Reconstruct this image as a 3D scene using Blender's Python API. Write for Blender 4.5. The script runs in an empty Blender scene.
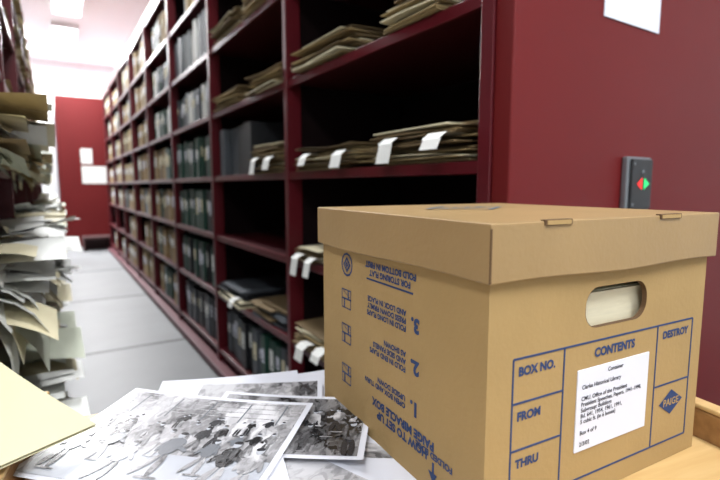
import bpy, math, random, bmesh
from mathutils import Vector, Matrix
random.seed(7)
R=random.uniform
def lin(c):
    return tuple(((v/255)/12.92 if v/255<=.04045 else ((v/255+.055)/1.055)**2.4) for v in c)+(1,)
# ---------------------------------------------------------------- materials
def mat(name,rgb,rough=.6,metal=0,var=.0,scale=20,bump=0,bscale=200,emit=None,es=0,rgb2=None,stretch=None,spec=None):
    m=bpy.data.materials.new(name);m.use_nodes=True
    nt=m.node_tree;b=nt.nodes['Principled BSDF']
    col=lin(rgb);b.inputs['Base Color'].default_value=col
    b.inputs['Roughness'].default_value=rough;b.inputs['Metallic'].default_value=metal
    if spec is not None:b.inputs['Specular IOR Level'].default_value=spec
    if emit:
        b.inputs['Emission Color'].default_value=lin(emit);b.inputs['Emission Strength'].default_value=es
    if var>0 or rgb2 or bump>0:
        tc=nt.nodes.new('ShaderNodeTexCoord');mp=nt.nodes.new('ShaderNodeMapping')
        nt.links.new(tc.outputs['Object'],mp.inputs['Vector'])
        if stretch:mp.inputs['Scale'].default_value=stretch
    if var>0 or rgb2:
        n=nt.nodes.new('ShaderNodeTexNoise');n.inputs['Scale'].default_value=scale;n.inputs['Detail'].default_value=6
        nt.links.new(mp.outputs['Vector'],n.inputs['Vector'])
        r=nt.nodes.new('ShaderNodeValToRGB');r.color_ramp.elements[0].position=.3;r.color_ramp.elements[1].position=.7
        c2=lin(rgb2) if rgb2 else tuple(min(1,v*(1+var)) for v in col[:3])+(1,)
        c1=col if rgb2 else tuple(v*(1-var) for v in col[:3])+(1,)
        r.color_ramp.elements[0].color=c1;r.color_ramp.elements[1].color=c2
        nt.links.new(n.outputs['Fac'],r.inputs['Fac']);nt.links.new(r.outputs['Color'],b.inputs['Base Color'])
    if bump>0:
        n2=nt.nodes.new('ShaderNodeTexNoise');n2.inputs['Scale'].default_value=bscale;n2.inputs['Detail'].default_value=4
        nt.links.new(mp.outputs['Vector'],n2.inputs['Vector'])
        bp=nt.nodes.new('ShaderNodeBump');bp.inputs['Strength'].default_value=bump;bp.inputs['Distance'].default_value=.002
        nt.links.new(n2.outputs['Fac'],bp.inputs['Height']);nt.links.new(bp.outputs['Normal'],b.inputs['Normal'])
    return m
M=dict(
 maroon=mat('maroon_enamel',(98,25,26),.48,var=.04,scale=3,bump=.15,bscale=400,spec=.22),
 maroon_shelf=mat('maroon_shelf_enamel',(84,19,27),.34,var=.05,scale=3,spec=.4),
 maroon_board_shaded=mat('maroon_shelf_board_shaded',(62,14,20),.4,var=.05,scale=3,spec=.35),  # darker copy of the shelf enamel, interior shade put into the colour
 maroon_shade=mat('maroon_interior_shade',(18,8,9),.9,spec=.1),  # shade inside the bays painted as near-black on backs and dividers
 floor=mat('floor_vinyl',(124,126,128),.5,var=.08,scale=2.5,bump=.1,bscale=60),
 rail=mat('floor_rail',(48,48,50),.5,metal=.3),
 ramp=mat('carriage_rail_maroon',(96,50,58),.5),
 wall=mat('wall_paint',(232,234,236),.8,var=.02,scale=1),
 ceil=mat('ceiling_paint',(240,242,244),.85,var=.01,scale=1),
 lamp=mat('lamp_diffuser',(255,255,255),.5,emit=(248,251,255),es=7),
 white_metal=mat('lamp_housing',(230,230,230),.4),
 card=mat('kraft_cardboard',(160,134,90),.75,var=.06,scale=9,bump=.2,bscale=160,spec=.2),
 card_lid=mat('kraft_cardboard_lid',(150,124,84),.44,var=.08,scale=7,bump=.15,bscale=160,spec=.45),
 card_edge=mat('cardboard_cut_edge',(88,64,38),.8),
 blue=mat('blue_print_ink',(30,56,100),.6),
 blue_faint=mat('faded_blue_ink',(84,108,122),.5),
 label=mat('paper_label',(212,215,226),.6),
 ink=mat('typed_ink',(50,52,64),.7),
 manila=mat('manila_paper',(200,195,162),.7,var=.03,scale=4),
 cream=mat('cream_folders',(216,208,180),.8,var=.05,scale=40,stretch=(1,1,8)),
 wood=mat('birch_wood',(200,170,118),.42,rgb2=(184,150,98),scale=6,stretch=(1,12,12)),
 wood_edge=mat('birch_wood_edge',(160,120,74),.5,rgb2=(136,98,58),scale=8,stretch=(1,10,10)),
 p_white=mat('paper_white',(226,228,224),.75),
 p_cream=mat('paper_cream',(214,206,174),.75),
 p_tan=mat('paper_tan',(160,140,98),.8),
 p_brown=mat('paper_brown',(112,94,64),.85),
 p_green=mat('paper_pale_green',(204,210,192),.8),
 b_green=mat('binder_dark_green',(24,62,50),.5),
 b_black=mat('binder_black',(24,26,30),.5),
 b_gray=mat('binder_gray',(68,74,80),.55),
 box_tan=mat('archive_box_tan',(148,124,86),.75,var=.1,scale=6),
 box_gray=mat('archive_box_gray',(132,138,140),.75),
 print_white=mat('photo_paper',(212,215,224),.2),
 ph_dark=mat('photo_black',(40,41,45),.25),
 ph_mid=mat('photo_gray',(104,108,114),.25),
 ph_light=mat('photo_light_gray',(168,172,180),.25),
 black_pl=mat('black_plastic',(20,22,24),.35),
 gray_metal=mat('brushed_metal',(128,134,138),.4,metal=.6),
 red=mat('red_led',(220,30,30),.4,emit=(255,50,40),es=.9),
 green=mat('green_led',(30,190,100),.4,emit=(40,230,120),es=.7),
 stool=mat('dark_stool_plastic',(60,30,30),.6),
)
def photo_mat(name,sc,lo,hi,seed=0,bias=.5):
    m=bpy.data.materials.new(name);m.use_nodes=True;nt=m.node_tree;b=nt.nodes['Principled BSDF']
    N=nt.nodes.new;Lk=nt.links.new
    b.inputs['Roughness'].default_value=.2
    tc=N('ShaderNodeTexCoord');mp=N('ShaderNodeMapping');mp.inputs['Location'].default_value=(seed,seed*.7,0);mp.inputs['Scale'].default_value=(1,.5,1)
    Lk(tc.outputs['Object'],mp.inputs['Vector'])
    wn=N('ShaderNodeTexNoise');wn.inputs['Scale'].default_value=60;wn.inputs['Detail'].default_value=4
    Lk(mp.outputs['Vector'],wn.inputs['Vector'])
    ad=N('ShaderNodeVectorMath');ad.operation='MULTIPLY_ADD';ad.inputs[1].default_value=(.035,.035,0)
    Lk(wn.outputs['Color'],ad.inputs[0]);Lk(mp.outputs['Vector'],ad.inputs[2])
    def vor(s):
        v=N('ShaderNodeTexVoronoi');v.feature='SMOOTH_F1';v.inputs['Smoothness'].default_value=.35;v.inputs['Scale'].default_value=s
        Lk(ad.outputs['Vector'],v.inputs['Vector']);q=N('ShaderNodeSeparateColor');Lk(v.outputs['Color'],q.inputs[0]);return q.outputs[0]
    big=N('ShaderNodeTexNoise');big.inputs['Scale'].default_value=7;Lk(mp.outputs['Vector'],big.inputs['Vector'])
    def mth(op,a,bv):
        n=N('ShaderNodeMath');n.operation=op
        for i,x in enumerate((a,bv)):
            if isinstance(x,(int,float)):n.inputs[i].default_value=x
            else:Lk(x,n.inputs[i])
        return n.outputs[0]
    t=mth('ADD',mth('MULTIPLY',vor(sc),.35),mth('MULTIPLY',vor(sc*3.1),.25))
    t=mth('ADD',t,mth('MULTIPLY',vor(sc*8),.14))
    t=mth('ADD',t,mth('MULTIPLY',big.outputs['Fac'],.55))
    r=N('ShaderNodeValToRGB');e=r.color_ramp.elements
    e[0].position=bias-.22;e[0].color=(lo,lo,lo*1.06,1);e[1].position=bias+.25;e[1].color=(hi,hi,hi*1.04,1)
    Lk(t,r.inputs['Fac']);Lk(r.outputs['Color'],b.inputs['Base Color'])
    return m
M['img1']=photo_mat('photo_image_light',26,.05,.6,0,.58)
M['img2']=photo_mat('photo_image_dark',30,.014,.4,3,.70)
M['img3']=photo_mat('photo_image_mid',34,.04,.5,6,.62)
# ---------------------------------------------------------------- mesh builder
class MB:
    def __init__(s):s.v=[];s.f=[];s.m=[];s.mats=[]
    def mi(s,k):
        if k not in s.mats:s.mats.append(k)
        return s.mats.index(k)
    def poly(s,pts,k):
        i=len(s.v);s.v+= [tuple(p) for p in pts];s.f.append(tuple(range(i,i+len(pts))));s.m.append(s.mi(k))
    def box(s,a,b,k,mx=None):
        x0,y0,z0=a;x1,y1,z1=b
        P=[Vector(p) for p in((x0,y0,z0),(x1,y0,z0),(x1,y1,z0),(x0,y1,z0),(x0,y0,z1),(x1,y0,z1),(x1,y1,z1),(x0,y1,z1))]
        if mx:P=[mx@p for p in P]
        i=len(s.v);s.v+=[tuple(p) for p in P];j=s.mi(k)
        for q in((0,3,2,1),(4,5,6,7),(0,1,5,4),(1,2,6,5),(2,3,7,6),(3,0,4,7)):
            s.f.append(tuple(i+t for t in q));s.m.append(j)
    def mesh(s,me,mx,k):
        i=len(s.v);s.v+=[tuple(mx@v.co) for v in me.vertices];j=s.mi(k)
        for p in me.polygons:s.f.append(tuple(i+t for t in p.vertices));s.m.append(j)
    def text(s,t,size,mx,k,bold=.02,align='CENTER',sp=1):
        c=bpy.data.curves.new('t','FONT');c.body=t;c.size=size;c.align_x=align;c.align_y='CENTER';c.offset=size*bold
        c.resolution_u=3;c.space_line=sp
        o=bpy.data.objects.new('t',c);bpy.context.collection.objects.link(o)
        dg=bpy.context.evaluated_depsgraph_get();me=bpy.data.meshes.new_from_object(o.evaluated_get(dg))
        s.mesh(me,mx,k);bpy.data.objects.remove(o);bpy.data.curves.remove(c);bpy.data.meshes.remove(me)
    def obj(s,name,parent=None,bevel=0,smooth=False,seg=2):
        me=bpy.data.meshes.new(name);me.from_pydata(s.v,[],s.f)
        for k in s.mats:me.materials.append(M[k])
        for p,j in zip(me.polygons,s.m):p.material_index=j;p.use_smooth=smooth
        me.update();o=bpy.data.objects.new(name,me);bpy.context.collection.objects.link(o)
        if parent:o.parent=parent
        if bevel:
            b=o.modifiers.new('bevel','BEVEL');b.width=bevel;b.segments=seg;b.limit_method='ANGLE'
        return o
def empty(name,loc=(0,0,0),rz=0):
    e=bpy.data.objects.new(name,None);e.location=loc;e.rotation_euler=(0,0,rz);bpy.context.collection.objects.link(e);return e
def one(name,a,b,k,parent=None,bevel=0):
    m=MB();m.box(a,b,k);return m.obj(name,parent,bevel)
# ---------------------------------------------------------------- room
XW0,XW1,YW0,YW1,H=-3.2,3.6,-3.0,11.0,3.35
one('floor',(XW0,YW0,-.1),(XW1,YW1,0),'floor')
one('ceiling',(XW0,YW0,H),(XW1,YW1,H+.1),'ceil')
one('wall_far',(XW0,YW1,0),(XW1,YW1+.1,H),'wall')
one('wall_rear',(XW0,YW0-.1,0),(XW1,YW0,H),'wall')
one('wall_left',(XW0-.1,YW0,0),(XW0,YW1,H),'wall')
one('wall_right',(XW1,YW0,0),(XW1+.1,YW1,H),'wall')
m=MB()
for y in (.3,1.9,3.2,4.75,6.4,8.1):
    m.box((XW0,y,0),(XW1,y+.020,.002),'rail')
m.obj('trim_floor_rails')
m=MB()
m.box((XW0,YW1-.015,2.72),(XW1,YW1,2.79),'white_metal')
m.obj('trim_far_wall')
# lights
def lamp(x,y,L,power,w=.3,rot=0):
    e=empty('ceiling_light',(x,y,H))
    m=MB();m.box((-w/2-.03,-L/2-.03,-.07),(w/2+.03,L/2+.03,0),'white_metal');m.obj('housing',e,.005)
    m=MB();m.box((-w/2,-L/2,-.085),(w/2,L/2,-.07),'lamp');m.obj('diffuser',e)
    l=bpy.data.lights.new('tube','AREA');l.shape='RECTANGLE';l.size=w;l.size_y=L;l.energy=power;l.color=(.985,.99,1)
    lo=bpy.data.objects.new('tube_light',l);lo.location=(0,0,-.1);lo.parent=e;bpy.context.collection.objects.link(lo)
for y,p in((2.2,30),(4.6,42),(7.0,110),(9.2,280)):lamp(.3,y,1.5,p)
lamp(-1.2,-1.2,1.5,70,.5);lamp(.9,-1.0,1.5,88,.5);lamp(2.0,9.9,1.2,180);lamp(-1.4,9.9,1.2,180)  # first two: unseen fill lamps added behind the camera for the box fronts
# ---------------------------------------------------------------- shelving
LV=[.12,.43,.74,1.05,1.37,1.69,2.01,2.33]
def shelving(name,xf,sgn,y0,n,bay=.96,depth=1.05,endpanel=True):
    e=empty(name,(xf,y0,0))
    D=depth
    def bx(m,x0,x1,ya,yb,z0,z1,k):
        a,b=sorted((sgn*x0,sgn*x1));m.box((a,ya,z0),(b,yb,z1),k)
    m=MB()
    for lv in LV:
        bx(m,.004,D-.004,0,n*bay,lv-.012,lv,'maroon_board_shaded')
        bx(m,0,.012,.02,n*bay-.02,lv-.026,lv+.0005,'maroon_shelf');bx(m,D-.012,D,.02,n*bay-.02,lv-.026,lv+.0005,'maroon_shelf')
    m.obj('shelves',e,.0015)
    m=MB()
    for i in range(n+1):
        y=i*bay
        ya,yb=(y-.014,y+.014)
        if i==0:ya,yb=0,.033
        if i==n:yb=y
        bx(m,-.006,.05,ya,yb,.03,2.37,'maroon_shelf')
        bx(m,D-.05,D+.006,ya,yb,.03,2.37,'maroon_shelf')
        bx(m,.05,D-.05,y-.004,y+.004,.03,2.36,'maroon_shade')
    m.obj('uprights',e,.002)
    m=MB();bx(m,D/2-.01,D/2+.01,0,n*bay,.1,2.33,'maroon_shade');m.obj('back_panel',e)
    m=MB()
    bx(m,.03,D-.03,0,n*bay,.02,.09,'maroon_shelf')
    bx(m,-.045,.03,0,n*bay,.012,.05,'ramp')
    m.obj('carriage_base',e,.003)
    m=MB();bx(m,0,D,0,n*bay,2.33,2.40,'maroon_shelf');m.obj('top_canopy',e,.003)
    if endpanel:
        m=MB();bx(m,-.002,D+.002,-.045,-.0005,.01,2.42,'maroon');m.obj('end_panel',e,.004)
    return e
XR=.72;YR=.655
right=shelving('mobile_shelving_unit',XR,1,YR,8)
XL=-.12;YL=1.04
left=shelving('mobile_shelving_unit',XL,-1,YL,7,bay=1.0)
far=shelving('mobile_shelving_unit',.11,1,9.1,2,bay=.9,depth=1.2)
m=MB();m.box((.42,9.05,1.36),(.58,9.054,1.60),'p_white');m.obj('wall_notice')
m=MB();m.box((.42,9.05,1.04),(.84,9.054,1.32),'p_white');m.obj('wall_notice')
# ---------------------------------------------------------------- contents helpers
def stack(name,y0,y1,z,h,xfront,sgn,kinds,depth=.3,t=.0042,over=.02,tags=0):
    """ragged heap of folders: each a bent thin sheet pair with drooping front corner"""
    m=MB();zz=z+.001;n=5
    L=y1-y0
    while zz<z+h:
        tt=t*R(.5,1.6);k=random.choice(kinds)
        a=R(0,.10)*L;b=L-R(0,.10)*L
        if R(0,1)<.25:
            if R(0,1)<.5:a+=.25*L
            else:b-=.25*L
        rot=R(-.07,.07);cy=y0+(a+b)/2
        off=R(-over,.035);fr=(zz-z)/h
        droop=R(0,.012)*fr;warp=R(-.006,.006)*fr;ph=R(0,6)
        mx=Matrix.Translation((xfront+sgn*(depth/2+off),cy,zz))@Matrix.Rotation(rot,4,'Z')
        hb=(b-a)/2
        def Zf(x,y):
            u=(x*(-sgn)/(depth/2)+1)/2 # 1 at front
            return max(0 if fr<.15 else -.004,warp*math.sin(3*y/max(.01,hb)+ph)*u-droop*max(0,u-.75)*4)
        for dz in(0,tt*.62):
            for i in range(n):
                for j in range(n):
                    P=[]
                    for p,q in((i,j),(i+1,j),(i+1,j+1),(i,j+1)):
                        x=-depth/2+depth*p/n;y=-hb+2*hb*q/n
                        P.append(mx@Vector((x,y,Zf(x,y)+dz)))
                    m.poly(P,k)
        xe=-sgn*depth/2
        for j in range(n):
            ya=-hb+2*hb*j/n;yb=-hb+2*hb*(j+1)/n
            m.poly([mx@Vector((xe,ya,Zf(xe,ya))),mx@Vector((xe,yb,Zf(xe,yb))),mx@Vector((xe,yb,Zf(xe,yb)+tt*.62)),mx@Vector((xe,ya,Zf(xe,ya)+tt*.62))],k)
        for ye in(-hb,hb):
            for i in range(n):
                xa=-depth/2+depth*i/n;xb=-depth/2+depth*(i+1)/n
                m.poly([mx@Vector((xa,ye,Zf(xa,ye))),mx@Vector((xb,ye,Zf(xb,ye))),mx@Vector((xb,ye,Zf(xb,ye)+tt*.62)),mx@Vector((xa,ye,Zf(xa,ye)+tt*.62))],k)
        zz+=tt
    for i in range(tags):
        y=y0+(y1-y0)*(i+.15)/max(1,tags)*R(.7,1.1);w=R(.04,.07)
        zt=z+h*R(.35,.8);xo=xfront-sgn*(over+.008);dl=R(.02,.06)
        pts=[(xfront+sgn*.05,zt),(xo,zt+.002),(xo-sgn*.016,zt-.012),(xo-sgn*.022,zt-.012-dl)]
        for p,q in zip(pts,pts[1:]):
            m.poly([(p[0],y,p[1]),(p[0],y+w,p[1]),(q[0],y+w+.006,q[1]),(q[0],y+.006,q[1])],'p_white')
    return m.obj(name)
def binders(m,y0,y1,z,h,xfront,sgn,kinds,w=.06,labels=True,depth=.28):
    y=y0
    while y+w<y1:
        ww=w*R(.75,1.2);hh=h*R(.9,1.0);k=random.choice(kinds);xo=xfront+sgn*R(.01,.035)
        a,b=sorted((xo,xo+sgn*depth));m.box((a,y,z+.001),(b,y+ww*.93,z+hh),k)
        if labels:
            a,b=sorted((xo,xo-sgn*.0015));lk=random.choice(['p_white','p_cream','label'])
            lo=R(.4,.55);m.box((a,y+ww*.18,z+hh*lo),(b,y+ww*.75,z+hh*R(.7,.85)),lk)
            m.box((a-.0003,y+ww*.25,z+hh*(lo+.05)),(b,y+ww*.6,z+hh*(lo+.08)),'ink')
        y+=ww*(1 if R(0,1)<.93 else 1.5)
def ybay(i):return YR+.96*i
paper=['p_tan','p_tan','p_cream','p_brown','p_tan','p_brown']
brown=['p_tan','p_brown','p_brown','p_cream']
xf=XR
stack('paper_stack',.80,1.02,LV[4],.07,xf,1,paper,over=.02)
stack('paper_stack',1.18,1.56,LV[4],.085,xf,1,brown,over=.015)
stack('paper_stack',.72,1.06,LV[3],.088,xf,1,paper,over=.025,tags=2)
stack('paper_stack',1.12,1.56,LV[3],.07,xf,1,paper,over=.02,tags=2)
stack('paper_stack',1.36,1.58,LV[2],.05,xf,1,['p_brown','p_cream'],over=.01,tags=2)
stack('paper_stack',1.26,1.58,LV[1],.08,xf,1,paper,over=.03,tags=2)
b=ybay(1)
stack('paper_stack',b+.03,b+.40,LV[4],.08,xf,1,brown,over=.02)
stack('paper_stack',b+.48,b+.93,LV[4],.07,xf,1,paper,over=.02)
stack('paper_stack',b+.03,b+.42,LV[5],.08,xf,1,paper,over=.02)
stack('paper_stack',b+.5,b+.9,LV[5],.10,xf,1,brown,over=.02)
stack('paper_stack',b+.04,b+.36,LV[3],.12,xf,1,brown,over=.02,tags=2)
m=MB();binders(m,b+.42,b+.94,LV[3],.24,xf,1,['b_gray','b_black','b_gray'],.09,False);m.obj('binder_row')
stack('document_stack',b+.06,b+.45,LV[1],.07,xf,1,['b_black','b_gray','p_brown'],t=.012,tags=0)
stack('document_stack',b+.5,b+.93,LV[1],.08,xf,1,['b_black','b_gray','p_cream'],t=.012,tags=1)
m=MB();binders(m,b+.05,b+.93,LV[0],.24,xf,1,['b_black','b_gray','b_black','b_green'],.06,True);m.obj('binder_row')
m=MB()
for i in range(2,8):
    for L in range(0,7):
        y0=ybay(i)+.03;y1=ybay(i)+.93;z=LV[L]
        if i==2:
            if L in(1,2,3):binders(m,y0,y1,z,.24,xf,1,['b_green','b_black','b_green','b_green'],.055,True)
            elif L==4:binders(m,y0,y1,z,.2,xf,1,['b_gray','p_white','box_gray','b_green'],.05,True)
            elif L==5:binders(m,y0,y1,z,.25,xf,1,['p_white','label','b_gray','box_gray'],.05,False)
            elif L==0:binders(m,y0,y1,z,.24,xf,1,['b_black','b_gray'],.06,True)
            else:binders(m,y0,y1-.3,z,.2,xf,1,['p_tan','box_gray'],.08,False)
        elif i==3:
            if L in(4,5):binders(m,y0,y1-.2,z,.2,xf,1,['b_green','p_white','b_gray'],.06,True)
            elif L==3:binders(m,y0,y1,z,.24,xf,1,['p_brown','b_green','box_tan'],.1,True)
            else:binders(m,y0,y1-R(0,.2),z,.24,xf,1,['box_tan','p_brown','b_green','box_tan'],.11,True)
        else:
            if R(0,1)<.9:binders(m,y0,y1-R(0,.25),z,R(.2,.26),xf,1,['box_tan','box_tan','p_tan','p_brown','box_gray'],.12,True)
m.obj('archive_box_rows')
# left unit: drooping bundles of sheets
def bundle(m,y0,y1,z,n,reach,thick,kinds,droop,up=0):
    for i in range(n):
        fz=i/n;k=random.choice(kinds)
        w=R(.12,.24);y=R(y0,max(y0,y1-w));rch=reach*R(.2,1.0);dr=droop*R(.0,1.5)*(1-fz*.6);lift=up*fz*R(.1,1.6)
        z0=z+.004+thick*fz+R(0,.006);sk=R(-.12,.08);tw=R(-.018,.018)
        pr=None
        for s in range(10):
            u=s/9;x=XL-.22+(.22+rch)*u;o=max(0,x-XL+.02)/max(.02,rch)
            zz=z0+lift*u*u-dr*o*o
            if x<XL+.012:zz=max(zz,z0)
            xx=x-dr*.4*o*o
            cur=((xx,y+sk*u,zz+tw*u),(xx,y+w+sk*u,zz-tw*u))
            if pr:m.poly([pr[0],cur[0],cur[1],pr[1]],k)
            pr=cur
lk=['p_white','p_white','p_cream','p_white','p_white','p_green','p_cream']
for i in range(7):
    y0=YL+1.0*i+.06;y1=y0+.92
    m=MB()
    for L in range(7):
        if L==0:continue
        if i<2 and L>3:
            bundle(m,y0+.3,y0+.8,LV[L],9,.0,.05,['p_tan','p_brown'],0);continue
        for s in range(3):
            ya=y0+s*.31;yb=ya+R(.24,.29)
            if L==1:bundle(m,ya,yb,LV[L],20,.17,R(.11,.19),lk,.05,.03)
            elif L==2:bundle(m,ya,yb,LV[L],18,R(.15,.22),R(.09,.15),lk,.07,.05)
            elif L==3:bundle(m,ya,yb,LV[L],18,.14,R(.07,.12),['p_cream','p_cream','p_white','p_green','p_tan'],.03,.04)
            else:bundle(m,ya,yb,LV[L],8,.03,R(.05,.14),['p_tan','p_cream','p_brown'],.0)
    m.obj('loose_paper_bundles')
# ---------------------------------------------------------------- control unit + label on end panel
yp=YR-.046
e=empty('shelf_control_unit',(1.14,yp,1.004))
m=MB();m.box((-.05,-.016,-.062),(.05,0,.062),'gray_metal');m.obj('housing',e,.004)
m=MB();m.box((-.043,-.022,-.057),(.046,-.016,.057),'black_pl');m.obj('face_plate',e,.003)
m=MB()
yy=-.0235
m.poly([(-.022,yy,.001),(-.001,yy,-.013),(-.001,yy,.015)],'red');m.poly([(.030,yy,.001),(.007,yy,.015),(.007,yy,-.013)],'green')
m.box((-.004,yy,.026),(.006,-.021,.032),'gray_metal')
m.obj('buttons',e)
m=MB()
for zz in(-.046,.046):
    m.box((-.038,yy,zz-.003),(-.032,-.021,zz+.003),'gray_metal')
m.obj('screws',e)
m=MB();m.box((.99,yp-.002,1.352),(1.212,yp,1.53),'label');m.obj('range_label')
e=empty('step_stool',(.55,8.55,0))
m=MB();m.box((-.2,-.15,.18),(.2,.15,.22),'stool');m.box((-.2,-.15,0),(-.17,.15,.18),'stool');m.box((.17,-.15,0),(.2,.15,.18),'stool');m.box((-.17,.12,0),(.17,.15,.18),'stool')
m.obj('body',e,.005)
# ---------------------------------------------------------------- book cart
TZ=.7002
cart=empty('library_cart',(.340,.645,0),-.18)
W2,Dp=.365,.60
m=MB();m.box((-W2,-Dp,TZ-.022),(W2,0,TZ),'wood');m.obj('top_board',cart,.003)
m=MB();m.box((-W2,-Dp,.25),(W2,0,.272),'wood');m.obj('lower_shelf',cart,.003)
m=MB()
for sx in(-1,1):
    a,b=sorted((sx*W2,sx*(W2+.018)));m.box((a,-Dp,.12),(b,0,TZ+.034),'wood_edge')
m.obj('side_panels',cart,.003)
m=MB()
for sx in(-1,1):
    a,b=sorted((sx*(W2-.001),sx*(W2+.019)));m.box((a,-Dp,TZ+.034),(b,0,TZ+.04),'wood')
m.obj('side_caps',cart,.002)
m=MB()
for sx in(-1,1):
    for y in(-Dp+.05,-.05):
        cx=sx*(W2-.0);n=16;c=(cx,y,.06)
        ring=[(c[1]+.058*math.cos(t*2*math.pi/n),c[2]+.058*math.sin(t*2*math.pi/n)) for t in range(n)]
        for xx in(cx-.012,cx+.012):m.poly([(xx,p[0],p[1]) for p in ring],'black_pl')
        for i in range(n):
            p,q=ring[i],ring[(i+1)%n];m.poly([(cx-.012,*p),(cx-.012,*q),(cx+.012,*q),(cx+.012,*p)],'black_pl')
        m.box((cx-.018,y-.01,.06),(cx+.018,y+.01,.13),'gray_metal')
m.obj('casters',cart)
# ---------------------------------------------------------------- archive box
BW,BL,BH,LH=.32,.32,.2705,.048
bx=empty('cardboard_file_box',(.2867,.259,TZ+.0006),-.0701)
T=.004
def slot_wall(name,y0,y1):
    m=MB();m.box((0,y0,0),(BW,y1,BH-.006),'card');w=m.obj(name,bx)
    c=MB();n=10;ax,az,hw,hh,r=.165,.187,.047,.0195,.0175
    ring=[]
    for cx,cz,a0 in((ax+hw-r,az+hh-r,0),(ax-hw+r,az+hh-r,90),(ax-hw+r,az-hh+r,180),(ax+hw-r,az-hh+r,270)):
        for i in range(n+1):
            t=math.radians(a0+90*i/n);ring.append((cx+r*math.cos(t),cz+r*math.sin(t)))
    c.poly([(p[0],y0-.02,p[1]) for p in ring],'card_edge');c.poly([(p[0],y1+.02,p[1]) for p in reversed(ring)],'card_edge')
    for i in range(len(ring)):
        p,q=ring[i],ring[(i+1)%len(ring)];c.poly([(p[0],y0-.02,p[1]),(p[0],y1+.02,p[1]),(q[0],y1+.02,q[1]),(q[0],y0-.02,q[1])],'card_edge')
    co=c.obj('cut',bx)
    bm=bmesh.new();bm.from_mesh(co.data);bmesh.ops.remove_doubles(bm,verts=bm.verts,dist=1e-5);bmesh.ops.recalc_face_normals(bm,faces=bm.faces);bm.to_mesh(co.data);bm.free()
    bo=w.modifiers.new('b','BOOLEAN');bo.object=co;bo.operation='DIFFERENCE';bo.solver='EXACT'
    dg=bpy.context.evaluated_depsgraph_get();me=bpy.data.meshes.new_from_object(w.evaluated_get(dg))
    w.modifiers.clear();w.data=me;bpy.data.objects.remove(co)
    rm=MB()
    for i in range(len(ring)):
        p,q=ring[i],ring[(i+1)%len(ring)]
        rm.poly([(p[0],y0,p[1]),(q[0],y0,q[1]),(q[0],y1+.001,q[1]),(p[0],y1+.001,p[1])],'card_edge')
    for v in range(len(rm.v)):
        x,y,z=rm.v[v];rm.v[v]=(ax+(x-ax)*.992,y,az+(z-az)*.98)
    rm.obj('hand_hole_rim',bx)
    return w
slot_wall('end_wall_front',0,T);slot_wall('end_wall_back',BL-T,BL)
m=MB();m.box((0,T,0),(T,BL-T,BH-.006),'card');m.box((BW-T,T,0),(BW,BL-T,BH-.006),'card');m.box((T,T,0),(BW-T,BL-T,T),'card')
m.obj('side_walls',bx)
m=MB();y=.012
while y<BL-.02:
    t=R(.004,.01);m.box((.01,y,.006),(BW-.01,y+t*.8,R(.194,.200) if y<.03 else R(.215,.235)),random.choice(['cream','cream','manila']));y+=t
m.obj('file_folders',bx)
def make_lid():
    e=.006;bm=bmesh.new()
    x0,x1,y0,y1,z0,z1=-e,BW+e,-e,BL+e,BH-LH,BH
    N=14
    def P(x,y,z):return bm.verts.new((x,y,z))
    def grid(f,nu,nv):
        g=[[P(*f(i/nu,j/nv)) for j in range(nv+1)] for i in range(nu+1)]
        for i in range(nu):
            for j in range(nv):bm.faces.new((g[i][j],g[i+1][j],g[i+1][j+1],g[i][j+1]))
    sag=lambda u,v:.0022*math.sin(math.pi*u)*math.sin(math.pi*v)
    bul=lambda u,v:.0025*math.sin(math.pi*u)*(1-v)
    grid(lambda u,v:(x0+(x1-x0)*u,y0+(y1-y0)*v,z1+sag(u,v)),N,N)
    grid(lambda u,v:(x0+(x1-x0)*u,y0-bul(u,v),z0+(z1-z0)*v+.0012*math.sin(3*math.pi*u)*(1-v)),N,4)
    grid(lambda u,v:(x1+bul(u,v),y0+(y1-y0)*u,z0+(z1-z0)*v),N,4)
    grid(lambda u,v:(x1-(x1-x0)*u,y1+bul(u,v),z0+(z1-z0)*v),N,4)
    grid(lambda u,v:(x0-bul(u,v),y1-(y1-y0)*u,z0+(z1-z0)*v-.0015*math.sin(2*math.pi*u)*(1-v)),N,4)
    bmesh.ops.remove_doubles(bm,verts=bm.verts,dist=1e-5)
    bmesh.ops.recalc_face_normals(bm,faces=bm.faces)
    me=bpy.data.meshes.new('lid');bm.to_mesh(me);bm.free();me.materials.append(M['card_lid'])
    o=bpy.data.objects.new('lid',me);bpy.context.collection.objects.link(o);o.parent=bx
    s=o.modifiers.new('s','SOLIDIFY');s.thickness=.0035;s.offset=-1
    b=o.modifiers.new('b','BEVEL');b.width=.0022;b.segments=3;b.limit_method='ANGLE';b.angle_limit=math.radians(40)
make_lid()
m=MB()
for a0,a1 in((.052,.085),(.214,.25)):
    m.box((a0,-.0072,BH-.0035),(a1,-.002,BH+.0012),'card_edge')
    m.box((a0+.002,-.0078,BH-.003),(a1-.002,-.0015,BH+.0006),'card')
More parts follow.
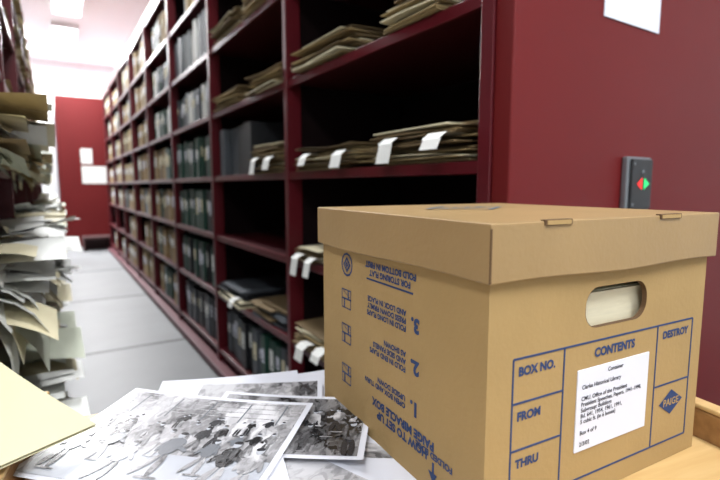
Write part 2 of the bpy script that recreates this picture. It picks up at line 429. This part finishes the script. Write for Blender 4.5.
# overlapping corner flap seam and lower board edge
m.box((-.0062,-.0064,BH-LH+.001),(-.0048,-.0052,BH-.004),'card_edge')
m.obj('lid_tabs',bx)
m=MB();z=BH+.0029
cx,cy=.12,.17
for i in range(4):
    pts=[(cx-.06,cy),(cx,cy-.045),(cx+.06,cy),(cx,cy+.045)]
    a,b2=pts[i],pts[(i+1)%4];f=.86
    m.poly([(a[0],a[1],z),(b2[0],b2[1],z),(cx+(b2[0]-cx)*f,cy+(b2[1]-cy)*f,z),(cx+(a[0]-cx)*f,cy+(a[1]-cy)*f,z)],'blue_faint')
m.text('PAIGE',.026,Matrix.Translation((cx,cy,z+.0001)),'blue_faint')
m.obj('lid_print',bx)
F=lambda a,z,off=.0005:Matrix.Translation((a,-off,z))@Matrix.Rotation(math.pi/2,4,'X')
m=MB()
def bar(a0,z0,a1,z1):m.box((a0,-.0005,z0),(a1,.0001,z1),'blue')
lw=.0017
def hl(a0,a1,z):bar(a0,z-lw/2,a1,z+lw/2)
def vl(a,z0,z1):bar(a-lw/2,z0,a+lw/2,z1)
A0,A1,A2,A3=.029,.092,.235,.300;Z0,Z1=.022,.155
hl(A0,A3,Z1);hl(A0,A3,Z0);vl(A0,Z0,Z1);vl(A1,Z0,Z1);vl(A2,Z0,Z1);vl(A3,Z0,Z1)
hl(A0,A1,.1155);hl(A0,A1,.073);hl(A2,A3,.088)
m.text('BOX NO.',.0108,F(.035,.143),'blue',.045,'LEFT');m.text('FROM',.0108,F(.035,.103),'blue',.045,'LEFT');m.text('THRU',.0108,F(.035,.060),'blue',.045,'LEFT')
m.text('CONTENTS',.0118,F(.165,.143),'blue',.045);m.text('DESTROY',.0108,F(.268,.143),'blue',.045)
cx,cz=.268,.066
m.poly([(cx-.022,-.0006,cz),(cx,-.0006,cz-.014),(cx+.022,-.0006,cz),(cx,-.0006,cz+.014)],'blue')
m.text('PAIGE',.011,F(cx,cz,.0009),'card',.02)
m.obj('end_print',bx)
m=MB();m.box((.111,-.0011,.05),(.221,.0001,.130),'label')
lines=['Container','','Clarke Historical Library','','CMU. Office of the President','President Speeches, Papers, 1941-1998,','Subgroup: Buildings','Bd. 641, 1954, 1961, 1991,','5 cubic ft. (in 6 boxes)','','Box 4 of 9','','2/3/02']
for i,t in enumerate(lines):
    if t:
        if i==0:m.text(t,.0058,F(.166,.124,.0014),'ink',.02)
        else:m.text(t,.0058,F(.117,.124-.0056*i,.0014),'ink',.02,'LEFT')
m.obj('typed_label',bx)
def S(b,z,off=.0006):
    R3=Matrix(((0,0,-1,0),(1,0,0,0),(0,-1,0,0),(0,0,0,1)))
    return Matrix.Translation((-off,b,z))@R3
m=MB()
def sbar(b0,z0,b1,z1):m.box((-.0006,b0,z0),(.0001,b1,z1),'blue')
sbar(.105,.1925,.198,.1943)
m.text('FOR STORING FLAT\nFOLD BOTTOM IN FIRST',.0092,S(.15,.206),'blue',.045)
for n,zc,t in(('3.',.163,'FOLD IN LONG FLAPS\nPRESS DOWN FIRMLY\nAND LOCK IN PLACE'),('2.',.12,'FOLD IN END FLAPS\nAND SIDE PANELS\nAS SHOWN'),('1.',.077,'OPEN BOX AND TURN\nUPSIDE DOWN')):
    m.text(n,.020,S(.100,zc),'blue',.05);m.text(t,.0082,S(.116,zc),'blue',.04,'LEFT')
m.text('HOW TO SET UP\nPAIGE MIRACLE BOX',.0125,S(.125,.046),'blue',.05)
m.text('FOLDED EDGE',.0088,S(.068,.043),'blue',.04)
m.poly([(-.0006,.068,.016),(-.0006,.061,.026),(-.0006,.075,.026)],'blue');sbar(.0668,.025,.0692,.036)
def ring(cy,cz,r,w,n=4,rot=0):
    for i in range(n):
        a=rot+2*math.pi*i/n;b=rot+2*math.pi*(i+1)/n
        m.poly([(-.0006,cy+r*math.cos(a),cz+r*math.sin(a)),(-.0006,cy+r*math.cos(b),cz+r*math.sin(b)),(-.0006,cy+(r-w)*math.cos(b),cz+(r-w)*math.sin(b)),(-.0006,cy+(r-w)*math.cos(a),cz+(r-w)*math.sin(a))],'blue')
ring(.248,.202,.015,.0026,12);ring(.248,.202,.010,.004,4);ring(.248,.202,.004,.003,4)
for zc in(.158,.113,.060):
    ring(.25,zc,.0175,.002,4,math.pi/4);sbar(.238,zc-.0009,.262,zc+.0009);sbar(.244,zc,.246,zc+.012);sbar(.2545,zc-.012,.2565,zc)
    m.poly([(-.0006,.240,zc+.003),(-.0006,.2425,zc+.003),(-.0006,.260,zc+.0105),(-.0006,.2575,zc+.0105)],'blue')
m.obj('side_print',bx)
# ---------------------------------------------------------------- photographs
def photo(cx,cy,w,h,ang,z,img='img1',curl=.004,fig=0,back=False):
    e=empty('photo_print',(cx,cy,z),math.radians(ang))
    n=10
    def Z(x,y):return curl*((2*x/w)**2)*.6+curl*.4*(2*y/h)**2
    def grid(m,x0,x1,y0,y1,dz,k):
        for i in range(n):
            for j in range(n):
                P=[]
                for a,b in((i,j),(i+1,j),(i+1,j+1),(i,j+1)):
                    x=x0+(x1-x0)*a/n;y=y0+(y1-y0)*b/n;P.append((x,y,Z(x,y)+dz))
                m.poly(P,k)
    m=MB();grid(m,-w/2,w/2,-h/2,h/2,0,'print_white');o=m.obj('paper',e,smooth=True)
    if back:return
    bd=.007
    m=MB();grid(m,-w/2+bd,w/2-bd,-h/2+bd,h/2-bd,.0003,img);m.obj('image_area',e,smooth=True)
    if fig:
        m=MB();q=[0]
        def blob(x,y,rx,ry,k,a=0,nn=12):
            q[0]+=1
            P=[]
            for i in range(nn):
                t=2*math.pi*i/nn;px=rx*math.cos(t);py=ry*math.sin(t)
                X=x+px*math.cos(a)-py*math.sin(a);Y=y+px*math.sin(a)+py*math.cos(a)
                X=max(-w/2+bd,min(w/2-bd,X));Y=max(-h/2+bd,min(h/2-bd,Y));P.append((X,Y,Z(X,Y)+.0005+q[0]*.000004))
            m.poly(P,k)
        def rect(x0,y0,x1,y1,k):
            q[0]+=1;nn=8
            for i in range(nn):
                xa=x0+(x1-x0)*i/nn;xb=x0+(x1-x0)*(i+1)/nn
                m.poly([(X,Y,Z(X,Y)+.0005+q[0]*.000004) for X,Y in((xa,y0),(xb,y0),(xb,y1),(xa,y1))],k)
        iw,ih=w/2-bd,h/2-bd
        if img=='img1':
            rect(-iw,-ih,iw,-ih*.35,'ph_light')
            for i in range(4):
                yy=ih*(.95-.12*i);rect(-iw,yy-.0012,iw,yy,'img3')
            for i in range(5):
                xx=-iw+2*iw*(i+.5)/5;rect(xx,ih*.45,xx+.002,ih*.95,'ph_mid')
        for row,(yb,sc,nf) in enumerate(((.14,.42,fig+9),(.04,.6,fig+5),(-.16,.9,fig+1))):
            for i in range(nf):
                x=-w/2+bd+(w-2*bd)*(i+.5)/nf+R(-.012,.012);y=h*yb+R(-.014,.014);s=sc*R(.75,1.15)
                dk=random.choice(['img2','img2','img3','ph_mid','img1','ph_dark']);lg=random.choice(['ph_dark','img2','img3'])
                la=R(-.1,.35)
                blob(x+.006*s,y-.056*s,.014*s,.0022*s,'img3')
                blob(x-.005*s-.01*la*s,y-.034*s,.0042*s,.022*s,lg,-la);blob(x+.005*s,y-.034*s,.0042*s,.022*s,lg,R(0,.3))
                blob(x,y+.004*s,.0105*s,.019*s,dk,R(-.2,.2));blob(x+.001,y+.013*s,.0115*s,.009*s,dk)
                blob(x+.011*s,y+.003,.0032*s,.013*s,dk,R(.1,1.0));blob(x-.011*s,y+.003,.0032*s,.013*s,dk,-R(.1,1.0))
                blob(x+R(-.002,.002),y+.028*s,.0045*s,.006*s,'ph_light');blob(x,y+.032*s,.005*s,.0035*s,'ph_dark')
        m.obj('figures',e)
z=TZ+.002
photo(.235,.585,.254,.203,-12,z,'img1',.002,back=True)
photo(.235,.36,.20,.25,40,z+.001,'img1',.003)
photo(.19,.37,.18,.13,-70,z+.004,'img3',.002)
photo(.245,.41,.254,.203,-55,z+.002,'img1',.002,back=True)
photo(.19,.635,.20,.15,-20,z+.005,'img3',.003,back=True)
photo(.215,.60,.18,.13,-28,z+.008,'img3',.002)
photo(.222,.518,.204,.15,-38,z+.010,'img2',.004,fig=4)
photo(.105,.543,.254,.203,-43,z+.014,'img1',.006,fig=6)
photo(.07,.43,.22,.16,-15,z+.012,'img1',.003,back=True)
# ---------------------------------------------------------------- manila folder
m=MB()
P=[(-.121,.773,.828),(.026,.584,.735),(-.199,.386,.772),(-.346,.575,.876)]
n=8
def bil(u,v,dz):
    a=Vector(P[0]).lerp(Vector(P[1]),u);b=Vector(P[3]).lerp(Vector(P[2]),u);r=a.lerp(b,v);r.z-=.006*math.sin(math.pi*u);r.z+=dz;return r
for dz in(0,.003):
    for i in range(n):
        for j in range(n):
            m.poly([bil(i/n,j/n,dz),bil((i+1)/n,j/n,dz),bil((i+1)/n,(j+1)/n,dz),bil(i/n,(j+1)/n,dz)],'manila')
m.obj('manila_folder',smooth=True)
# ---------------------------------------------------------------- world + camera
w=bpy.data.worlds.new('world');bpy.context.scene.world=w;w.use_nodes=True
w.node_tree.nodes['Background'].inputs[0].default_value=(.8,.85,.9,1);w.node_tree.nodes['Background'].inputs[1].default_value=.5
try:
    vs=bpy.context.scene.view_settings;vs.view_transform='Standard';vs.look='None'
except Exception as ex:print(ex)
cd=bpy.data.cameras.new('camera');cd.sensor_width=36;cd.lens=24;cd.clip_start=.02
co=bpy.data.objects.new('camera',cd);co.location=(0,0,1.0)
co.rotation_euler=(math.radians(90-6.42),0,-math.radians(32.52))
bpy.context.collection.objects.link(co);bpy.context.scene.camera=co
cd.dof.use_dof=True;cd.dof.focus_distance=.50;cd.dof.aperture_fstop=5.0
